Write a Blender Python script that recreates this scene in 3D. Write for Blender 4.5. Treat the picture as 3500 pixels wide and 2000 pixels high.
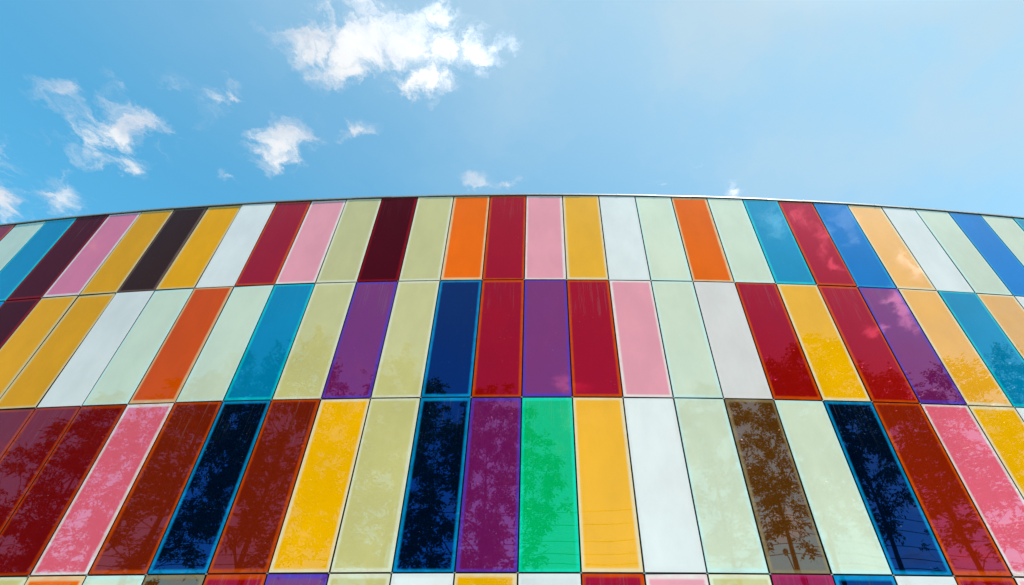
import bpy, math, random
import numpy as np
from mathutils import Matrix, Vector

for o in list(bpy.data.objects):
    bpy.data.objects.remove(o)
sc = bpy.context.scene
COL = sc.collection
R = math.radians

# ------------------------------------------------------------------ camera
PIT, ROL = 0.69694, -0.00253
EYE = 1.6
cd = bpy.data.cameras.new('camera')
cd.sensor_width = 36.0
cd.lens = 36.0 * 1722.065 / 3500.0
cd.shift_x = -82.034 / 3500.0
cd.clip_start = 0.05
cd.clip_end = 5000.0
cam = bpy.data.objects.new('camera', cd)
COL.objects.link(cam)
cam.matrix_world = (Matrix.Translation((0, 0, EYE)) @ Matrix.Rotation(math.pi / 2 + PIT, 4, 'X')
                    @ Matrix.Rotation(-ROL, 4, 'Z'))
sc.camera = cam

# ------------------------------------------------------------------ exposure
sc.view_settings.view_transform = 'Standard'
sc.view_settings.look = 'None'
sc.view_settings.gamma = 1.0
sc.view_settings.use_curve_mapping = False
sc.view_settings.exposure = 0.5
sc.cycles.max_bounces = 6
sc.cycles.diffuse_bounces = 2
sc.cycles.glossy_bounces = 3
sc.cycles.transmission_bounces = 2
sc.cycles.use_adaptive_sampling = True
sc.cycles.adaptive_threshold = 0.015
sc.cycles.use_denoising = True

# ------------------------------------------------------------------ sun and sky
SUN_AZ, SUN_EL = R(122), R(62)          # azimuth from +Y towards +X
sd = Vector((math.cos(SUN_EL) * math.sin(SUN_AZ), math.cos(SUN_EL) * math.cos(SUN_AZ), math.sin(SUN_EL)))
sl = bpy.data.lights.new('sun', 'SUN')
sl.energy = 4.6
sl.angle = R(0.53)
sl.color = (1.0, 0.945, 0.88)
so = bpy.data.objects.new('sun', sl)
COL.objects.link(so)
so.rotation_euler = sd.to_track_quat('Z', 'Y').to_euler()
so.location = sd * 60

# cumulus puffs: centre on the cloud layer (x/z, y/z), 2x2 shape matrix, strength
BLOBS = [
(-0.430,0.436,15.2,5.0,-0.05,-15.5,0.85),(-0.352,0.452,10.6,3.0,-0.06,-17.5,1.05),(-0.300,0.425,11.0,2.8,-0.05,-16.0,1.0),(-0.190,0.455,15.0,2.4,-0.05,-17.5,0.8),
(-0.255,0.442,13.45,2.64,-0.04,-14.50,1.00),(-0.201,0.380,17.91,2.92,-0.08,-32.82,0.80),
(-0.116,0.465,22.83,1.97,-0.04,-15.56,0.75),
(-0.385,0.503,14.3,4.20,-0.09,-25.0,0.85),(-0.237,0.519,12.5,2.2,-0.09,-24.0,0.80),
(-0.071,0.446,50.98,2.68,-0.09,-37.81,0.50),(-1.002,0.557,19.55,14.00,-0.08,-28.20,0.50),
(-0.944,0.634,7.6,4.8,-0.03,-9.8,0.56),
(-0.880,0.612,14.0,8.4,-0.07,-17.0,0.50),(-0.966,0.719,19.10,11.81,-0.09,-30.04,0.60),
(-0.638,0.535,42.55,19.68,-0.10,-38.51,0.55),
(-0.671,0.552,29.44,14.15,-0.10,-37.63,0.40),
(-0.571,0.669,12.77,4.81,-0.05,-15.85,0.85),
(-0.566,0.707,21.18,7.72,-0.11,-36.46,0.60),(-0.409,0.632,26.50,7.31,-0.13,-45.62,0.62),
(-0.161,0.767,26.23,2.09,-0.09,-36.22,0.60),(-0.079,0.784,30.54,1.23,-0.14,-50.70,0.42),
(-0.739,0.765,25.51,11.72,-0.19,-60.02,0.40),(-1.208,0.823,14.07,10.21,-0.05,-14.70,0.62),
(-1.350,0.823,19.69,15.97,-0.04,-13.53,0.85),(-1.324,0.749,17.18,14.30,-0.03,-11.25,0.50),
(0.505,0.795,41.75,-13.00,-0.11,-33.95,0.50),(0.305,0.793,33.44,-6.32,-0.18,-57.91,0.45),
(0.385,0.715,26.33,-6.59,-0.27,-89.05,0.32),
(0.716,-0.859,19.76,9.38,-2.08,20.02,0.68),(0.784,-0.797,25.68,13.98,-2.97,24.37,0.81),
(0.890,-0.872,28.40,16.52,-1.38,11.32,0.81),(0.984,-0.967,32.12,19.40,-2.88,23.60,0.81),
(0.902,-0.768,17.65,11.25,-2.70,19.32,1.05),(0.984,-0.846,26.18,17.20,-3.30,23.58,1.05),
(1.182,-0.863,19.74,15.34,-3.25,20.54,0.81),(1.258,-0.894,12.82,10.35,-2.35,14.88,0.94),
(1.305,-1.077,17.14,12.78,-1.43,10.21,1.05),(1.423,-1.157,15.24,11.81,-2.91,20.67,0.94),
(1.298,-1.229,17.24,11.71,-3.00,24.46,0.68),(0.115,-2.054,18.86,0.74,0.00,6.01,0.94),
(0.107,-2.357,17.07,0.56,-0.00,8.67,0.61),(0.306,-2.089,10.14,1.10,-0.14,8.10,0.81),
(0.306,-2.269,8.76,0.90,-0.20,11.34,0.68),(0.764,-4.981,4.00,0.53,-0.09,4.09,0.81),
(2.058,-3.786,4.79,2.19,-0.14,1.92,1.01),(3.633,-4.363,4.61,3.30,-0.29,2.63,1.05),
(4.030,-3.979,4.73,4.07,-0.41,3.22,0.68),(0.104,-1.771,20.91,0.82,0.01,12.92,0.94),
(0.188,-1.731,22.70,1.78,-0.39,23.44,0.81),(-0.896,-2.412,8.14,-2.36,0.22,4.22,0.68),
(-1.420,-0.687,18.66,-19.82,4.73,21.66,0.47),(-0.763,-3.341,4.29,-0.82,0.21,6.27,0.68),
(-2.251,-4.009,2.11,-1.01,0.20,3.04,0.68),
]


class NT:
    """tiny helper to write node trees"""
    def __init__(self, tree):
        self.t = tree
        tree.nodes.clear()

    def n(self, typ, ins=None, **props):
        nd = self.t.nodes.new(typ)
        for k, v in props.items():
            setattr(nd, k, v)
        for k, v in (ins or {}).items():
            s = nd.inputs[k]
            if hasattr(v, 'is_output'):
                self.t.links.new(v, s)
            else:
                s.default_value = v
        return nd

    def math(self, op, a, b=0.0, c=0.0, clamp=False):
        return self.n('ShaderNodeMath', {0: a, 1: b, 2: c}, operation=op, use_clamp=clamp).outputs[0]

    def vec(self, op, a, b=(0, 0, 0), out=0):
        ins = {0: a}
        if op not in ('LENGTH', 'ABSOLUTE', 'NORMALIZE'):
            ins[1] = b
        nd = self.n('ShaderNodeVectorMath', ins, operation=op)
        return nd.outputs['Value'] if op in ('LENGTH', 'DOT_PRODUCT') else nd.outputs['Vector']

    def smooth(self, v, lo, hi, a=0.0, b=1.0):
        return self.n('ShaderNodeMapRange', {0: v, 1: lo, 2: hi, 3: a, 4: b},
                      interpolation_type='SMOOTHSTEP').outputs[0]

    def mix(self, f, a, b, typ='MIX'):
        nd = self.t.nodes.new('ShaderNodeMix')
        nd.data_type = 'RGBA'
        nd.blend_type = typ
        for s, v in ((nd.inputs[0], f), (nd.inputs[6], a), (nd.inputs[7], b)):
            if hasattr(v, 'is_output'):
                self.t.links.new(v, s)
            else:
                s.default_value = v if not isinstance(v, tuple) or len(v) == 4 else (*v, 1)
        return nd.outputs[2]

    def noise(self, vec, scale, detail, rough, dist=0.0, dims='3D', out=0):
        nd = self.n('ShaderNodeTexNoise', {'Vector': vec, 'Scale': scale, 'Detail': detail, 'Roughness': rough,
                                           'Distortion': dist}, noise_dimensions=dims)
        return nd.outputs[out]


SKY_STRENGTH = 0.15
world = bpy.data.worlds.new('World')
sc.world = world
world.use_nodes = True
w = NT(world.node_tree)
sky = w.n('ShaderNodeTexSky', sky_type='NISHITA', sun_disc=False, sun_elevation=SUN_EL, sun_rotation=SUN_AZ,
          altitude=100.0, air_density=1.0, dust_density=0.9, ozone_density=3.0)
d = w.n('ShaderNodeTexCoord').outputs['Generated']
sep = w.n('ShaderNodeSeparateXYZ', {0: d})
zc = w.math('MAXIMUM', sep.outputs[2], 0.03)
px = w.math('DIVIDE', sep.outputs[0], zc)
py = w.math('DIVIDE', sep.outputs[1], zc)
p = w.n('ShaderNodeCombineXYZ', {0: px, 1: py, 2: 1.0}).outputs[0]
warp = w.vec('SUBTRACT', w.noise(p, 8.0, 6, 0.65, dims='2D', out=1), (0.5, 0.5, 0.5))
pw = w.vec('ADD', p, w.vec('MULTIPLY', warp, (0.13, 0.13, 0.0)))
field = None
for cx_, cy_, a, b, c, e, s in BLOBS:
    qx = w.vec('DOT_PRODUCT', pw, (a, b, -(a * cx_ + b * cy_)))
    qy = w.vec('DOT_PRODUCT', pw, (c, e, -(c * cx_ + e * cy_)))
    ln = w.vec('LENGTH', w.n('ShaderNodeCombineXYZ', {0: qx, 1: qy, 2: 0.0}).outputs[0])
    f = w.math('MULTIPLY_ADD', ln, -s, s * 1.34)
    field = f if field is None else w.math('MAXIMUM', field, f)
# scattered cumulus of the same kind in the rest of the sky (seen mirrored in the glass)
cov = w.noise(p, 1.15, 2, 0.5, dims='2D')
cov = w.math('MULTIPLY_ADD', cov, 3.4, -2.05)
front = w.smooth(py, 0.1, -1.2, -2.0, 0.0)
field = w.math('MAXIMUM', field, w.math('ADD', cov, front))
fb = w.noise(pw, 12.0, 9, 0.66, 0.5, dims='2D')
fine = w.math('MULTIPLY_ADD', fb, 3.0, -1.5)
dens = w.smooth(w.math('ADD', field, fine), 0.0, 1.28)
dens = w.math('MULTIPLY', dens, w.smooth(field, -0.34, 0.62))
dens = w.math('MULTIPLY', dens, w.smooth(sep.outputs[2], 0.02, 0.16))
shade = w.noise(pw, 5.0, 4, 0.55, dims='2D')
ccol = w.mix(w.smooth(shade, 0.35, 0.7), (0.96, 0.98, 1.0), (0.66, 0.74, 0.86))
# thin high veil
sdot = w.vec('DOT_PRODUCT', d, tuple(sd))
ccol = w.vec('SCALE', ccol)
w.t.links.new(w.smooth(sdot, 0.5, 0.95, 4.6, 13.0), ccol.node.inputs['Scale'])
veil = w.math('MULTIPLY', w.smooth(w.noise(pw, 2.2, 6, 0.6, dims='2D'), 0.3, 0.7, 0.74, 1.08), w.smooth(sdot, 0.17, 1.0, 0.0, 0.97))
skc = w.mix(1.0, sky.outputs[0], (0.56, 1.43, 1.32), 'MULTIPLY')
vcol = w.vec('SCALE', (2.6, 3.4, 3.95))
w.t.links.new(w.smooth(sdot, 0.82, 0.99, 1.0, 2.2), vcol.node.inputs['Scale'])   # aureole round the sun
skc = w.mix(veil, skc, vcol)
full = w.mix(dens, skc, ccol)
bg = w.n('ShaderNodeBackground', {'Color': full, 'Strength': SKY_STRENGTH})
w.n('ShaderNodeOutputWorld', {'Surface': bg.outputs[0]})

# ------------------------------------------------------------------ helpers
def lin(r, g, b):
    f = lambda c: c / 12.92 if c <= 0.04045 else ((c + 0.055) / 1.055) ** 2.4
    return (f(r / 255), f(g / 255), f(b / 255), 1.0)


def material(name):
    m = bpy.data.materials.new(name)
    m.use_nodes = True
    return m, NT(m.node_tree)


def finish(nt, shader):
    nt.n('ShaderNodeOutputMaterial', {'Surface': shader})


def simple(name, col, rough=0.6, metal=0.0, var=0.15, scale=6.0, bump=0.0):
    m, t = material(name)
    co = t.n('ShaderNodeTexCoord').outputs['Object']
    nz = t.noise(co, scale, 6, 0.6)
    dark = tuple(c * (1 - var) for c in col[:3])
    lite = tuple(min(1, c * (1 + var)) for c in col[:3])
    c = t.mix(t.smooth(nz, 0.3, 0.7), dark, lite)
    ins = {'Base Color': c, 'Roughness': t.smooth(nz, 0.2, 0.8, max(0.02, rough - 0.08), min(1, rough + 0.08)),
           'Metallic': metal}
    if bump:
        ins['Normal'] = t.n('ShaderNodeBump', {'Height': nz, 'Strength': bump, 'Distance': 0.02}).outputs[0]
    finish(t, t.n('ShaderNodeBsdfPrincipled', ins).outputs[0])
    return m


def mesh_obj(name, verts, faces, mat, parent=None, smooth=False):
    me = bpy.data.meshes.new(name)
    me.from_pydata([tuple(v) for v in verts], [], faces)
    me.materials.append(mat)
    if smooth:
        me.polygons.foreach_set('use_smooth', [True] * len(me.polygons))
    me.update()
    o = bpy.data.objects.new(name, me)
    COL.objects.link(o)
    if parent:
        o.parent = parent
    return o


def tag(o, label=None, cat=None, group=None, kind=None):
    for k, v in (('label', label), ('category', cat), ('group', group), ('kind', kind)):
        if v:
            o[k] = v
    return o


def empty(name, loc=(0, 0, 0)):
    o = bpy.data.objects.new(name, None)
    o.empty_display_size = 0.3
    COL.objects.link(o)
    o.location = loc
    return o


class MB:
    def __init__(self):
        self.v, self.f = [], []

    def poly(self, pts):
        i = len(self.v)
        self.v += [tuple(q) for q in pts]
        self.f.append(tuple(range(i, i + len(pts))))

    def box(self, x0, x1, y0, y1, z0, z1):
        i = len(self.v)
        self.v += [(x, y, z) for z in (z0, z1) for y in (y0, y1) for x in (x0, x1)]
        self.f += [tuple(i + k for k in q) for q in
                   ((0, 2, 3, 1), (4, 5, 7, 6), (0, 1, 5, 4), (2, 6, 7, 3), (0, 4, 6, 2), (1, 3, 7, 5))]

    def tube(self, pts, rad, n=8, cap=True):
        pts = [Vector(q) for q in pts]
        i0 = len(self.v)
        for j, q in enumerate(pts):
            a = pts[max(j - 1, 0)]
            b = pts[min(j + 1, len(pts) - 1)]
            t = (b - a).normalized()
            u = t.orthogonal().normalized() if j == 0 else (u - t * u.dot(t)).normalized()
            v = t.cross(u)
            r = rad[j] if isinstance(rad, (list, tuple)) else rad
            for k in range(n):
                an = 2 * math.pi * k / n
                self.v.append(tuple(q + (u * math.cos(an) + v * math.sin(an)) * r))
        for j in range(len(pts) - 1):
            for k in range(n):
                a, b = i0 + j * n + k, i0 + j * n + (k + 1) % n
                self.f.append((a, b, b + n, a + n))
        if cap:
            self.f.append(tuple(i0 + k for k in reversed(range(n))))
            e = i0 + (len(pts) - 1) * n
            self.f.append(tuple(e + k for k in range(n)))

    def build(self, name, mat, parent=None, smooth=False):
        return mesh_obj(name, self.v, self.f, mat, parent, smooth)


# ------------------------------------------------------------------ facade plan (an arc of a circle)
PW = 0.9                       # column pitch along the arc
RAD = 112.9487 * PW
PH = -0.00747
CX0, D0 = -0.27731 * PW, 8.95067 * PW
ROWH = 3.08702 * PW
ZC = EYE + 1.71414 * PW        # joint under the third row
ZTOP = ZC + 3 * ROWH
K0, K1 = -23, 23
GAP = 0.023


def arc(k, off=0.0):
    """plan point at column position k; off > 0 is out of the wall, towards the street"""
    a = PH + k / (RAD / PW)
    r = RAD + off
    return Vector((CX0 - RAD * math.sin(PH) + r * math.sin(a),
                   D0 + RAD * math.cos(PH) - r * math.cos(a)))


# ------------------------------------------------------------------ ground
grass_m = simple('lawn', (0.06, 0.10, 0.03, 1), 0.9, var=0.35, scale=3.0, bump=0.4)
conc_m = simple('concrete_paving', (0.25, 0.238, 0.222, 1), 0.85, var=0.12, scale=2.0, bump=0.15)
asph_m = simple('asphalt', (0.055, 0.055, 0.058, 1), 0.9, var=0.25, scale=9.0, bump=0.3)
mb = MB(); mb.poly([(-1500, -1500, 0), (1500, -1500, 0), (1500, 1500, 0), (-1500, 1500, 0)])
tag(mb.build('ground', grass_m), kind='structure')
mb = MB()
n = 46
front_pts = [arc(K0 + i * (K1 - K0) / n, -0.1) for i in range(n + 1)]
for i in range(n):
    a, b = front_pts[i], front_pts[i + 1]
    mb.poly([(a.x, -5.2, 0.004), (b.x, -5.2, 0.004), (b.x, b.y, 0.004), (a.x, a.y, 0.004)])
tag(mb.build('pavement', conc_m), kind='structure')
mb = MB(); mb.poly([(-300, -24, 0.004), (300, -24, 0.004), (300, -14.2, 0.004), (-300, -14.2, 0.004)])
tag(mb.build('road', asph_m), kind='structure')
mb = MB(); mb.box(-300, 300, -14.2, -13.95, -0.1, 0.13)
tag(mb.build('kerb', conc_m), kind='structure')

# ------------------------------------------------------------------ facade glass
def panel_mat(name, col, rim, tint=None, ior=1.5, refl=0.2, rimw=0.050):
    m, t = material(name)
    uv = t.n('ShaderNodeUVMap', uv_map='UVMap').outputs[0]           # metres from the panel's centre
    rnd = t.n('ShaderNodeObjectInfo').outputs['Random']
    jit = t.n('ShaderNodeTexWhiteNoise', {'W': rnd}, noise_dimensions='1D').outputs['Color']
    off = t.vec('MULTIPLY', t.vec('SUBTRACT', jit, (0.5, 0.5, 0.5)), (0.022, 0.03, 0.0))
    seed = t.n('ShaderNodeCombineXYZ', {0: 0.0, 1: 0.0, 2: t.math('MULTIPLY', rnd, 57.0)}).outputs[0]
    q3 = t.vec('ADD', uv, seed)
    wob = t.vec('SUBTRACT', t.noise(q3, 3.5, 3, 0.5, out=1), (0.5, 0.5, 0.5))
    pt = t.vec('ADD', t.vec('ADD', uv, off), t.vec('MULTIPLY', wob, (0.010, 0.010, 0.0)))
    # distance to a rounded rectangle: where the colour film ends inside the pane
    cr = 0.03
    hx, hy = PW / 2 - rimw - cr, ROWH / 2 - rimw - cr
    ab = t.vec('SUBTRACT', t.vec('ABSOLUTE', pt), (hx, hy, 0.0))
    ab = t.vec('MULTIPLY', t.vec('MAXIMUM', ab, (0, 0, 0)), (1, 1, 0))
    dist = t.math('SUBTRACT', t.vec('LENGTH', ab), cr)
    rv = t.noise(q3, 5.0, 3, 0.5)
    f = t.math('MULTIPLY', t.smooth(dist, -0.030, 0.014), t.smooth(rv, 0.25, 0.7, 0.72, 1.0))
    mott = t.noise(t.vec('MULTIPLY', q3, (1.6, 0.8, 1.0)), 1.0, 5, 0.6)
    grain = t.noise(q3, 220.0, 2, 0.5)
    k0 = t.math('MULTIPLY_ADD', rnd, 0.16, -0.08)
    k = t.math('ADD', t.math('ADD', k0, t.smooth(mott, 0.25, 0.75, 0.93, 1.05)), t.math('MULTIPLY_ADD', grain, 0.12, -0.06))
    body = t.mix(1.0, col, t.n('ShaderNodeCombineColor', {0: k, 1: k, 2: k}).outputs[0], 'MULTIPLY')
    body = t.mix(f, body, rim)
    # rain-washed dust: thin vertical runs below the top edge, faint specks
    run = t.noise(t.vec('MULTIPLY', q3, (45.0, 0.9, 1.0)), 1.0, 4, 0.6)
    sy = t.n('ShaderNodeSeparateXYZ', {0: uv}).outputs[1]
    topm = t.smooth(sy, ROWH / 2 - 1.1, ROWH / 2)
    runs = t.math('MULTIPLY', t.smooth(run, 0.56, 0.78), topm)
    speck = t.smooth(t.noise(q3, 34.0, 2, 0.4), 0.76, 0.80)
    dirt = t.math('ADD', t.math('MULTIPLY', runs, t.math('MULTIPLY', rnd, 0.16)), t.math('MULTIPLY', speck, 0.25), clamp=True)
    body = t.mix(dirt, body, (0.55, 0.53, 0.50))
    tint = tint or tuple(min(1.0, (c ** 0.6)) for c in col[:3])
    tnt = t.mix(f, tint, rim)
    sh = t.n('ShaderNodeBsdfPrincipled', {
        'Base Color': body, 'Roughness': 0.015, 'IOR': ior, 'Specular Tint': tnt,
        'Coat Weight': refl, 'Coat IOR': 1.7, 'Coat Roughness': t.math('MULTIPLY_ADD', dirt, 0.25, 0.003)})
    finish(t, sh.outputs[0])
    return m


PAL = {   # film colour, edge colour (sRGB)
    'maroon': ((78, 5, 20), (140, 12, 28)), 'red': ((158, 12, 8), (210, 72, 5)),
    'dimmed_red': ((122, 10, 14), (174, 52, 6)), 'tree_toned_red': ((150, 32, 4), (214, 76, 5)), 'tree_dimmed_red': ((120, 28, 8), (196, 66, 6)),  # all three: the red film with mirrored trees and dim sky painted in
    'pink': ((238, 150, 162), (240, 220, 214)), 'rose': ((238, 96, 118), (240, 218, 212)),
    'yellow': ((246, 172, 0), (236, 210, 168)), 'sky_paled_yellow': ((246, 166, 30), (238, 212, 172)), 'dimmed_yellow': ((236, 160, 0), (214, 190, 140)),  # last two: same yellow, strong and weak sky reflection painted into the colour
    'khaki': ((212, 196, 128), (230, 220, 190)), 'mint': ((210, 212, 186), (206, 226, 216)),
    'white': ((228, 223, 221), (228, 223, 221)), 'grey': ((224, 211, 206), (224, 211, 208)),
    'orange': ((246, 104, 0), (236, 194, 148)), 'dimmed_orange': ((218, 76, 0), (222, 176, 128)),  # second one: same orange, weak sky reflection painted in as a darker colour
    'cyan': ((0, 126, 170), (0, 184, 196)), 'cobalt': ((0, 112, 190), (0, 146, 204)), 'navy': ((0, 10, 30), (0, 132, 186)),
    'purple': ((114, 20, 86), (86, 50, 162)), 'brown': ((92, 48, 8), (138, 112, 78)),
    'umber': ((58, 26, 16), (112, 84, 74)),
    'green': ((0, 174, 96), (0, 204, 164)), 'crimson': ((150, 10, 54), (176, 32, 84)),
}
# tint of the reflection from the coloured interlayer inside the glass
TINT = {'maroon': (0.8, 0.1, 0.2), 'red': (1.0, 0.02, 0.14), 'dimmed_red': (1.0, 0.04, 0.12), 'tree_toned_red': (1.0, 0.05, 0.22), 'sky_paled_yellow': (0.7, 0.55, 0.6), 'tree_dimmed_red': (1.0, 0.08, 0.14),
        'pink': (0.6, 0.7, 0.8), 'rose': (0.8, 0.7, 0.8), 'yellow': (0.4, 0.25, 0.3), 'dimmed_yellow': (0.5, 0.3, 0.05),
        'khaki': (0.7, 0.5, 0.6), 'mint': (0.7, 0.6, 0.55), 'white': (0.7, 0.68, 0.66), 'grey': (0.7, 0.6, 0.6),
        'orange': (0.6, 0.1, 0.03), 'dimmed_orange': (0.6, 0.1, 0.02), 'cyan': (0.03, 0.7, 1.0), 'cobalt': (0.02, 0.6, 1.0),
        'navy': (0.01, 0.16, 0.8), 'purple': (1.0, 0.22, 0.6), 'brown': (1.0, 0.68, 0.56), 'umber': (0.8, 0.5, 0.4),
        'green': (0.03, 0.7, 0.6), 'crimson': (1.0, 0.1, 0.4)}
# index of the coloured layer, weight of the clear front reflection
GLOSS = {'navy': (2.1, 0.25), 'purple': (2.2, 0.45), 'red': (2.4, 0.06), 'dimmed_red': (2.3, 0.08), 'tree_toned_red': (2.6, 0.25), 'sky_paled_yellow': (1.7, 0.8), 'tree_dimmed_red': (2.3, 0.2),
         'cyan': (1.8, 0.35), 'cobalt': (1.45, 0.18), 'brown': (2.2, 0.5), 'umber': (1.2, 0.03), 'pink': (1.5, 0.2),
         'rose': (2.3, 0.4), 'green': (1.9, 0.6), 'yellow': (1.4, 0.45), 'dimmed_yellow': (1.2, 0.05), 'khaki': (1.75, 0.6),
         'mint': (1.85, 0.6), 'white': (1.45, 0.2), 'grey': (1.5, 0.3), 'orange': (1.3, 0.1), 'dimmed_orange': (1.25, 0.12),
         'maroon': (1.15, 0.03), 'crimson': (1.7, 0.3)}
PM = {k: panel_mat('glass_' + k, lin(*a), lin(*b), TINT[k], *GLOSS[k]) for k, (a, b) in PAL.items()}

ROWS = [
    (-16, 'red mint cyan maroon rose gold umber gold white red pink khaki maroon khaki orange red pink yellow white '
          'mint orange mint cyan red cobalt peach white mint cobalt mint cyan'),
    (-14, 'cobalt maroon gold gold white mint burnt mint cyan khaki purple khaki navy red purple red pink mint grey '
          'red yellow red purple peach cyan peach white'),
    (-12, 'oxblood oxblood oxblood oxblood rose russet navy russet yellow khaki navy purple green yellow white mint brown '
          'mint navy vermilion rose yellow white'),
    (-10, 'yellow khaki orange mint brown red purple khaki white yellow white red pink khaki crimson navy white red pink'),
]

rng = random.Random(7)
# glass pane: slightly bowed toughened sheet, five variants
GL_T = 0.012


edge_m = simple('edge_sealant', (0.015, 0.016, 0.017, 1), 0.6)


def pane_mesh(i):
    r = random.Random(100 + i)
    wx = PW * 0.99996 - GAP
    hz = ROWH - GAP
    nx, nz = 6, 14
    bow = r.uniform(-0.0022, 0.0028)
    bow2 = r.uniform(-0.0012, 0.0012)
    tw = r.uniform(-0.0008, 0.0008)
    ch = 0.003
    vs, fs, uvs = [], [], []
    for j in range(nz + 1):
        for ii in range(nx + 1):
            u, v = ii / nx * 2 - 1, j / nz * 2 - 1
            y = -(bow * (1 - u * u) * (1 - v * v) + bow2 * (1 - v * v) + tw * u * v)
            vs.append((u * (wx / 2 - ch), y, v * (hz / 2 - ch)))
    for j in range(nz):
        for ii in range(nx):
            a = j * (nx + 1) + ii
            fs.append((a, a + 1, a + nx + 2, a + nx + 1))
    nf = len(fs)
    b = len(vs)

    def ring(hx, hzz, y):
        return [(-hx, y, -hzz), (hx, y, -hzz), (hx, y, hzz), (-hx, y, hzz)]
    r0 = ring(wx / 2 - ch, hz / 2 - ch, 0.0)
    r1 = ring(wx / 2, hz / 2, ch)
    r2 = ring(wx / 2, hz / 2, GL_T)
    vs += r0 + r1 + r1 + r2 + r2
    for (o0, o1) in ((0, 4), (8, 12)):
        for k in range(4):
            fs.append((b + o0 + k, b + o1 + k, b + o1 + (k + 1) % 4, b + o0 + (k + 1) % 4))
    fs.append((b + 16, b + 19, b + 18, b + 17))
    me = bpy.data.meshes.new('glass_pane')
    me.from_pydata(vs, [], fs)
    me.polygons.foreach_set('use_smooth', [q < nf for q in range(len(fs))])
    uvl = me.uv_layers.new(name='UVMap')
    for lp in me.loops:
        v = vs[lp.vertex_index]
        uvl.data[lp.index].uv = (v[0], v[2])
    me.materials.append(PM['white'])
    me.materials.append(edge_m)
    for q in range(nf + 4, len(fs)):
        me.polygons[q].material_index = 1
    me.update()
    return me


PANES = [pane_mesh(i) for i in range(6)]
building = empty('building', (arc(0).x, arc(0).y, 0))
tag(building, 'long curved building clad in four rows of glossy multicoloured glass panels', 'building')
B0 = building.location.copy()
ORD = ('top row', 'second row', 'third row', 'bottom row')
WORD = {'maroon': 'dark maroon', 'red': 'deep red', 'dimmed_red': 'dimmed red', 'tree_dimmed_red': 'tree-dimmed red', 'tree_toned_red': 'tree-toned red',
        'pink': 'pale pink', 'rose': 'rose pink', 'yellow': 'yellow', 'sky_paled_yellow': 'sky-paled yellow', 'dimmed_yellow': 'dimmed_yellow', 'khaki': 'pale khaki',
        'mint': 'pale mint', 'white': 'white', 'grey': 'greyish white', 'orange': 'bright orange', 'dimmed_orange': 'dimmed orange',
        'cyan': 'turquoise blue', 'cobalt': 'cobalt blue', 'navy': 'navy blue', 'purple': 'purple', 'brown': 'brown',
        'umber': 'blackish brown', 'green': 'emerald green', 'crimson': 'crimson'}
for row, (cs, txt) in enumerate(ROWS):
    seq = txt.split()
    zc = ZTOP - (row + 0.5) * ROWH
    for c in range(K0, K1):
        if cs <= c < cs + len(seq):
            colr = seq[c - cs]
        else:
            colr = rng.choice(['mint', 'white', 'red', 'yellow', 'khaki', 'pink', 'cyan', 'purple', 'navy', 'orange'])
        a, b = arc(c), arc(c + 1)
        mid = (a + b) / 2
        t = (b - a).normalized()
        o = bpy.data.objects.new('glass_panel', rng.choice(PANES))
        COL.objects.link(o)
        o.parent = building
        o.location = (mid.x - B0.x, mid.y - B0.y, zc)
        o.rotation_euler = (R(rng.gauss(0, 0.16)), R(rng.gauss(0, 0.03)), math.atan2(t.y, t.x) + R(rng.gauss(0, 0.18)))
        o.material_slots[0].link = 'OBJECT'
        o.material_slots[0].material = PM[colr]
        i = c - cs
        if 0 < i < len(seq) - 1:
            o['label'] = '%s glass panel, %s, between %s and %s panels' % (WORD[colr], ORD[row], WORD[seq[i - 1]], WORD[seq[i + 1]])

# ------------------------------------------------------------------ wall behind the glass, rails, coping, roof
back_m = simple('black_backing', (0.012, 0.013, 0.015, 1), 0.7)
alu_m = simple('brushed_aluminium', (0.34, 0.35, 0.35, 1), 0.5, metal=0.6, var=0.06, scale=20)
steel_m = simple('dark_gasket', (0.02, 0.02, 0.022, 1), 0.5)
roof_m = simple('roof_membrane', (0.45, 0.45, 0.44, 1), 0.85, var=0.1)


def loc(v, z):
    return (v.x - B0.x, v.y - B0.y, z)


def arc_profile(mb, ka, kb, n, prof, closed_ends=True):
    """sweep a (off, z) profile along the arc"""
    i0 = len(mb.v)
    m = len(prof)
    for i in range(n + 1):
        k = ka + (kb - ka) * i / n
        for off, z in prof:
            mb.v.append(loc(arc(k, off), z))
    for i in range(n):
        for j in range(m):
            a = i0 + i * m + j
            b = i0 + i * m + (j + 1) % m
            mb.f.append((a, b, b + m, a + m))
    if closed_ends:
        mb.f.append(tuple(i0 + j for j in reversed(range(m))))
        mb.f.append(tuple(i0 + n * m + j for j in range(m)))


mb = MB()
arc_profile(mb, K0, K1, 92, [(-0.36, 0.0), (-0.060, 0.0), (-0.060, ZTOP - 0.02), (-0.36, ZTOP - 0.02)])
mb.build('wall', back_m, building)
mb = MB()
arc_profile(mb, K0, K1, 46, [(-14.0, ZTOP - 0.6), (-0.37, ZTOP - 0.6), (-0.37, ZTOP - 0.4), (-14.0, ZTOP - 0.4)])
mb.build('roof', roof_m, building)
mb = MB()
arc_profile(mb, K0, K1, 46, [(-0.034, 0.0), (0.01, 0.0), (0.01, ZTOP - 4 * ROWH - 0.012), (-0.034, ZTOP - 4 * ROWH - 0.012)])
mb.build('plinth', conc_m, building)
for row in range(1, 5):
    z = ZTOP - row * ROWH
    mb = MB()
    arc_profile(mb, K0, K1, 92, [(-0.034, z - 0.005), (-0.018, z - 0.005), (-0.018, z + 0.002), (-0.034, z + 0.002)])
    mb.build('joint_rail', steel_m, building)
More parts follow.
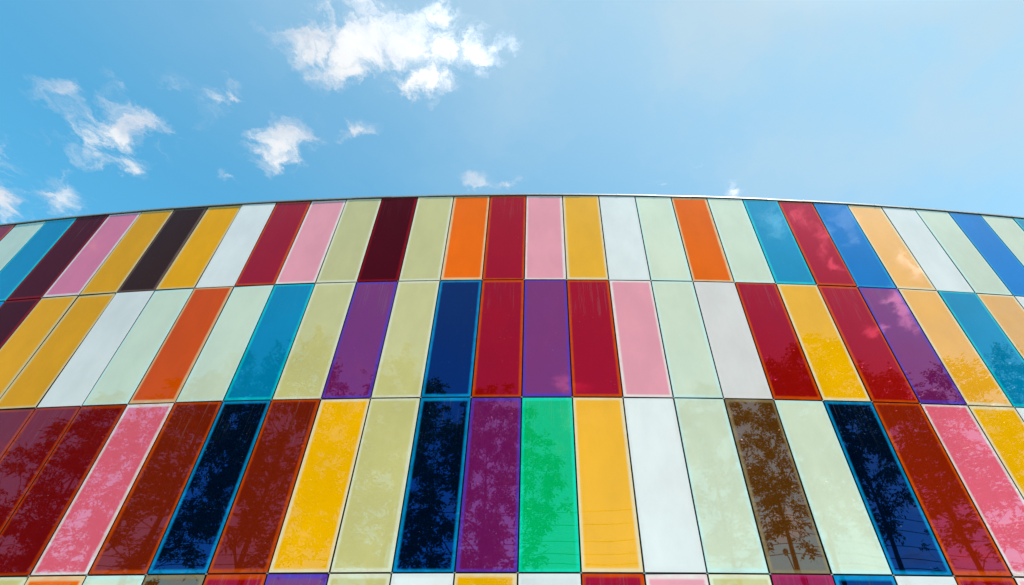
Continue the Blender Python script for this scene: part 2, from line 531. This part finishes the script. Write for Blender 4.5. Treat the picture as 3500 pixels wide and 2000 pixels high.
# patch fittings where four panes meet
mb = MB(); mb.box(-0.016, 0.016, -0.004, 0.004, -0.007, 0.007)
fit = None
for row in range(1, 4):
    for k in range(K0 + 1, K1):
        if fit is None:
            fit = mb.build('corner_clip', alu_m, building)
            o = fit
        else:
            o = fit.copy()
            COL.objects.link(o)
            o.parent = building
        o.location = loc(arc(k, -0.001), ZTOP - row * ROWH)
        o.rotation_euler = (0, 0, PH + k / (RAD / PW))
# metal coping in lengths a little longer than a panel
j = -0.615 - 1.045 * 21
while j < K1 - 1.1:
    a, b = max(j, K0) + 0.004, j + 1.045 - 0.004
    mb = MB()
    z = ZTOP
    dz = rng.uniform(-0.004, 0.004)
    of = rng.uniform(-0.002, 0.002)
    arc_profile(mb, a, b, 2, [(-0.40, z + 0.03), (-0.40, z + 0.075), (0.012 + of, z + 0.062 + dz), (0.024 + of, z + 0.055 + dz),
                              (0.026 + of, z + 0.016 + dz), (0.018 + of, z + 0.008 + dz), (-0.02, z + 0.016)])
    mb.build('coping_length', alu_m, building)
    # raised joint strip over the next seam
    mb = MB()
    arc_profile(mb, b - 0.016, b + 0.024, 1, [(-0.02, z + 0.068), (0.013, z + 0.0665), (0.0275, z + 0.058), (0.031, z + 0.012),
                                              (0.0275, z + 0.010), (0.0255, z + 0.05), (0.01, z + 0.06)])
    mb.build('coping_joint', alu_m, building)
    j += 1.045
# parapet upstand that closes the gap below the coping
mb = MB()
arc_profile(mb, K0, K1, 92, [(-0.30, ZTOP - 0.018), (-0.012, ZTOP - 0.018), (-0.012, ZTOP + 0.03), (-0.30, ZTOP + 0.03)])
mb.build('parapet_upstand', back_m, building)

# ------------------------------------------------------------------ trees across the street (seen mirrored in the glass)
def leaf_mat(name, c1, c2):
    m, t = material(name)
    rnd = t.n('ShaderNodeAttribute', attribute_name='tone').outputs['Fac']
    c = t.mix(rnd, c1, c2)
    dif = t.n('ShaderNodeBsdfPrincipled', {'Base Color': c, 'Roughness': 0.38, 'Specular IOR Level': 0.5})
    tr = t.n('ShaderNodeBsdfTranslucent', {'Color': t.mix(0.5, c, (0.18, 0.22, 0.02))})
    finish(t, t.n('ShaderNodeMixShader', {0: 0.32, 1: dif.outputs[0], 2: tr.outputs[0]}).outputs[0])
    return m


leaf_m = [leaf_mat('leaf_green', (0.04, 0.08, 0.014), (0.12, 0.17, 0.035)),
          leaf_mat('leaf_dark', (0.03, 0.065, 0.014), (0.09, 0.13, 0.03))]
bark_m = simple('bark', (0.058, 0.048, 0.038, 1), 0.9, var=0.35, scale=9, bump=0.5)


def tree_meshes(seed, h, rad, base, natt, per, leaf):
    """trunk mesh and crown mesh of a broadleaf tree grown towards clump centres"""
    g = np.random.default_rng(seed)
    cz = (h + base) / 2
    hz = (h - base) / 2
    pts = []
    lob = [(g.uniform(0, 2 * math.pi), g.uniform(-0.8, 0.9), g.uniform(0.35, 0.6)) for _ in range(9)]
    while len(pts) < natt:
        u = g.uniform(-1, 1, 3)
        rr = math.sqrt(u[0] ** 2 + u[1] ** 2 + u[2] ** 2)
        if rr > 1 or rr < 0.25:
            continue
        an = math.atan2(u[1], u[0])
        ex = 0.76 + 0.34 * max(math.exp(-((math.cos(an - a) - 1) ** 2 * 4 + (u[2] - z) ** 2 * 5)) * s / 0.6 for a, z, s in lob)
        if rr > ex:
            continue
        taper = 1.0 - 0.35 * max(0, u[2]) ** 1.5
        pts.append((u[0] * rad * taper, u[1] * rad * taper, cz + u[2] * hz))
    pts = np.array(pts)
    # skeleton
    lean = g.uniform(-0.35, 0.35, 2)
    ntr = 14
    nodes, par = [], []
    for i in range(ntr):
        f = i / (ntr - 1)
        nodes.append((lean[0] * f * f + 0.10 * math.sin(3 * f + seed), lean[1] * f + 0.08 * math.cos(4 * f + seed), f * h * 0.80))
        par.append(i - 1)
    nodes = [np.array(q) for q in nodes]
    att = pts[np.argsort(np.hypot(pts[:, 0], pts[:, 1]) * 1.0 + np.abs(pts[:, 2] - cz) * 0.2)]
    tips = []
    for a in att:
        N = np.array(nodes)
        dv = a - N
        dist = np.linalg.norm(dv, axis=1)
        pen = dist + np.maximum(0, N[:, 2] - a[2] + 0.25 * np.hypot(dv[:, 0], dv[:, 1]) + 0.2) * 1.6
        pen[N[:, 2] < base * 0.62] += 50
        i = int(np.argmin(pen))
        st = nodes[i]
        L = dist[i]
        ns = max(2, int(L / 0.55))
        mid = (st + a) / 2 + np.array([0, 0, 0.16 * L]) + g.normal(0, 0.07 * L, 3)
        last = i
        for s in range(1, ns + 1):
            f = s / ns
            q = (1 - f) ** 2 * st + 2 * f * (1 - f) * mid + f * f * a + (g.normal(0, 0.03, 3) if s < ns else 0)
            nodes.append(q)
            par.append(last)
            last = len(nodes) - 1
        tips.append(last)
    wgt = np.zeros(len(nodes))
    for tnode in tips:
        wgt[tnode] += 1
    for i in range(len(nodes) - 1, 0, -1):
        wgt[par[i]] += wgt[i]
    rr = 0.0092 * np.maximum(wgt, 0.6) ** 0.49
    rr[0] *= 1.35
    vs, fs = [], []
    for i in range(1, len(nodes)):
        a, b = nodes[par[i]], nodes[i]
        ra, rb = min(rr[par[i]], rr[i] * 1.25 if par[i] >= ntr or i >= ntr else 9), rr[i]
        t = b - a
        t = t / (np.linalg.norm(t) + 1e-9)
        u = np.cross(t, (0.31, 0.87, 0.12)); u /= np.linalg.norm(u) + 1e-9
        v = np.cross(t, u)
        nn = 8 if i < ntr else 5
        i0 = len(vs)
        for c0, r0 in ((a, ra), (b + t * 0.02, rb)):
            for k in range(nn):
                an = 2 * math.pi * k / nn
                vs.append(tuple(c0 + (u * math.cos(an) + v * math.sin(an)) * r0))
        for k in range(nn):
            k2 = (k + 1) % nn
            fs.append((i0 + k, i0 + k2, i0 + nn + k2, i0 + nn + k))
    tm = bpy.data.meshes.new('trunk')
    tm.from_pydata(vs, [], fs)
    tm.polygons.foreach_set('use_smooth', [True] * len(fs))
    tm.materials.append(bark_m)
    # leaves: each clump holds drooping sprays of paired leaflets
    C = []
    for a in pts:
        nsp = max(3, int(per * g.uniform(0.6, 1.3) / 7))
        for _ in range(nsp):
            dr = g.normal(0, 1, 3); dr[2] = dr[2] * 0.6 - 0.15
            dr /= np.linalg.norm(dr)
            st = a + g.normal(0, 0.19, 3) * (1, 1, 0.6)
            side = np.cross(dr, (0, 0, 1)); side /= np.linalg.norm(side) + 1e-6
            for s in range(7):
                f = (s // 2) * 0.11 + 0.05
                c = st + dr * f * 1.1 + np.array([0, 0, -0.35 * f * f])
                sg = 0 if s == 6 else (1 if s % 2 else -1)
                ax = dr * (1.0 if sg == 0 else 0.5) + side * sg * 0.9 + np.array([0, 0, -0.25]) + g.normal(0, 0.18, 3)
                C.append((c, ax / np.linalg.norm(ax)))
    cen = np.array([c for c, _ in C]); ax = np.array([a for _, a in C])
    m = len(cen)
    ln = leaf * g.uniform(0.7, 1.25, m)[:, None]
    sd_ = np.cross(ax, g.normal(0, 0.5, (m, 3)) + (0, 0, 1.0)); sd_ /= np.linalg.norm(sd_, axis=1)[:, None] + 1e-9
    p0 = cen; p1 = cen + ax * ln * 0.45 + sd_ * ln * 0.24; p2 = cen + ax * ln; p3 = cen + ax * ln * 0.45 - sd_ * ln * 0.24
    V = np.stack([p0, p1, p2, p3], 1).reshape(-1, 3)
    cm = bpy.data.meshes.new('crown')
    cm.vertices.add(len(V)); cm.vertices.foreach_set('co', V.ravel())
    cm.loops.add(m * 4); cm.loops.foreach_set('vertex_index', np.arange(m * 4, dtype=np.int32))
    cm.polygons.add(m); cm.polygons.foreach_set('loop_start', np.arange(0, m * 4, 4, dtype=np.int32))
    at = cm.attributes.new('tone', 'FLOAT', 'FACE')
    at.data.foreach_set('value', g.uniform(0, 1, m).astype(np.float32))
    cm.update(calc_edges=True)
    cm.materials.append(leaf_m[seed % 2])
    return tm, cm


KINDS = [tree_meshes(1, 18.0, 4.6, 4.6, 270, 92, 0.235), tree_meshes(2, 18.0, 4.3, 4.0, 270, 92, 0.235),
         tree_meshes(3, 18.0, 3.9, 6.4, 185, 92, 0.235), tree_meshes(4, 18.0, 4.1, 6.6, 180, 92, 0.235),
         tree_meshes(5, 18.0, 3.6, 6.0, 130, 88, 0.235),
         tree_meshes(6, 18.0, 4.6, 6.0, 46, 62, 0.30)]
TREES = [   # x, y, height, kind, width scale, turn, label
    (-29.5, -9.0, 17.5, 0, 0.95, 20, 'leafy tree mirrored in the red panels at the far left end'),
    (-22.6, -10.0, 20.2, 1, 1.05, 140, 'broad leafy tree mirrored in the pink panel of the third row'),
    (-15.6, -9.2, 20.4, 0, 1.0, 250, 'tall leafy tree mirrored in the turquoise and khaki panels'),
    (-8.4, -9.6, 18.3, 1, 1.0, 15, 'dense leafy tree mirrored in the yellow panel beside the khaki one'),
    (-2.7, -8.6, 15.6, 0, 0.92, 80, 'low dense tree mirrored in the purple and emerald panels'),
    (10.2, -9.4, 16.2, 4, 1.05, 200, 'slender tree mirrored in the mint panel beside the white one'),
    (15.5, -9.0, 17.6, 3, 0.98, 300, 'high crowned tree mirrored in the mint panel between brown and navy'),
    (18.6, -8.4, 20.6, 2, 0.95, 60, 'tallest tree, mirrored in the yellow panel of the second row'),
    (24.2, -9.2, 18.6, 3, 1.0, 170, 'open branched tree mirrored in the red panel beside the navy one'),
    (29.6, -9.6, 19.6, 4, 1.15, 260, 'forked tree mirrored in the pink panel at the right end'),
    (35.2, -9.0, 20.8, 4, 1.1, 330, 'tree at the far right end, mirrored in the turquoise panel'),
    (20.9, -7.6, 8.6, 5, 0.42, 110, 'thin sapling mirrored low in the navy panel at right'),
    (25.6, -7.9, 9.4, 5, 0.45, 220, 'thin sapling mirrored low in the tree-toned red panel'),
]
for x, y, h, kd, wsc, rot, lab in TREES:
    t = empty('street_tree', (x, y, 0))
    t.rotation_euler = (0, 0, R(rot))
    t.scale = (wsc, wsc, h / 17.6)
    tag(t, lab, 'tree', 'street trees across from the facade')
    for nm, me in zip(('trunk', 'crown'), KINDS[kd]):
        o = bpy.data.objects.new(nm, me)
        COL.objects.link(o)
        o.parent = t

# ------------------------------------------------------------------ utility poles, lamp, wires
wood_m = simple('pole_wood', (0.13, 0.10, 0.075, 1), 0.9, var=0.3, scale=14, bump=0.3)
wire_m = simple('cable', (0.02, 0.02, 0.02, 1), 0.6)
porc_m = simple('porcelain', (0.35, 0.33, 0.30, 1), 0.3)
lens_m = simple('lamp_lens', (0.55, 0.55, 0.5, 1), 0.2)
WIRES = [7.6, 8.1, 8.75, 9.6, 10.3]
PY = -12.0


def make_pole(x, label):
    r = empty('utility_pole', (x, PY, 0))
    tag(r, label, 'utility pole', 'utility poles along the road')
    m = MB(); m.tube([(0, 0, 0), (0.03, 0, 6), (0.05, 0, 11.4)], [0.17, 0.145, 0.11], 12)
    m.build('pole', wood_m, r, True)
    for z in WIRES:
        m = MB(); m.box(-0.03, 0.03, 0.10, 0.30, z - 0.03, z + 0.03)
        b = m.build('bracket', alu_m, r)
        m = MB(); m.tube([(0, 0.27, z + 0.03), (0, 0.27, z + 0.07), (0, 0.27, z + 0.09), (0, 0.27, z + 0.14)],
                         [0.03, 0.05, 0.03, 0.045], 8)
        m.build('insulator', porc_m, b, True)
    m = MB()
    pts = [(-0.10, 0.0, 6.35), (-0.35, 0.35, 6.95), (-0.75, 0.9, 7.3), (-1.15, 1.5, 7.42)]
    m.tube(pts, 0.035, 8)
    arm = m.build('lamp_arm', alu_m, r, True)
    m = MB()
    m.tube([(-1.10, 1.42, 7.41), (-1.22, 1.6, 7.44), (-1.42, 1.92, 7.43), (-1.56, 2.12, 7.38)], [0.05, 0.11, 0.15, 0.04], 10)
    hd = m.build('lamp_head', alu_m, arm, True)
    m = MB(); m.tube([(-1.30, 1.72, 7.34), (-1.46, 1.97, 7.31), (-1.52, 2.06, 7.33)], [0.06, 0.09, 0.03], 10)
    m.build('lamp_lens', lens_m, arm, True)
    return r


make_pole(14.75, 'wooden utility pole with curved street lamp arm, mirrored in the brown panel')
make_pole(-28.5, 'wooden utility pole standing behind the trees of the far left end')
make_pole(58.0, 'wooden utility pole past the far right end of the tree row')
for i, z in enumerate(WIRES):
    m = MB()
    pts = []
    for a, b in ((-71.7, -28.5), (-28.5, 14.75), (14.75, 58.0)):
        for s in range(16):
            f = s / 16
            pts.append((a + (b - a) * f, PY + 0.27, z + 0.12 - (0.55 + 0.06 * i) * 4 * f * (1 - f)))
    pts.append((58.0, PY + 0.27, z + 0.12))
    m.tube(pts, 0.02, 5)
    o = m.build('overhead_cable', wire_m, None, True)
    tag(o, ('lowest', 'second lowest', 'middle', 'second highest', 'highest')[i] + ' of five overhead cables strung between the utility poles',
        'cable', 'overhead cables')
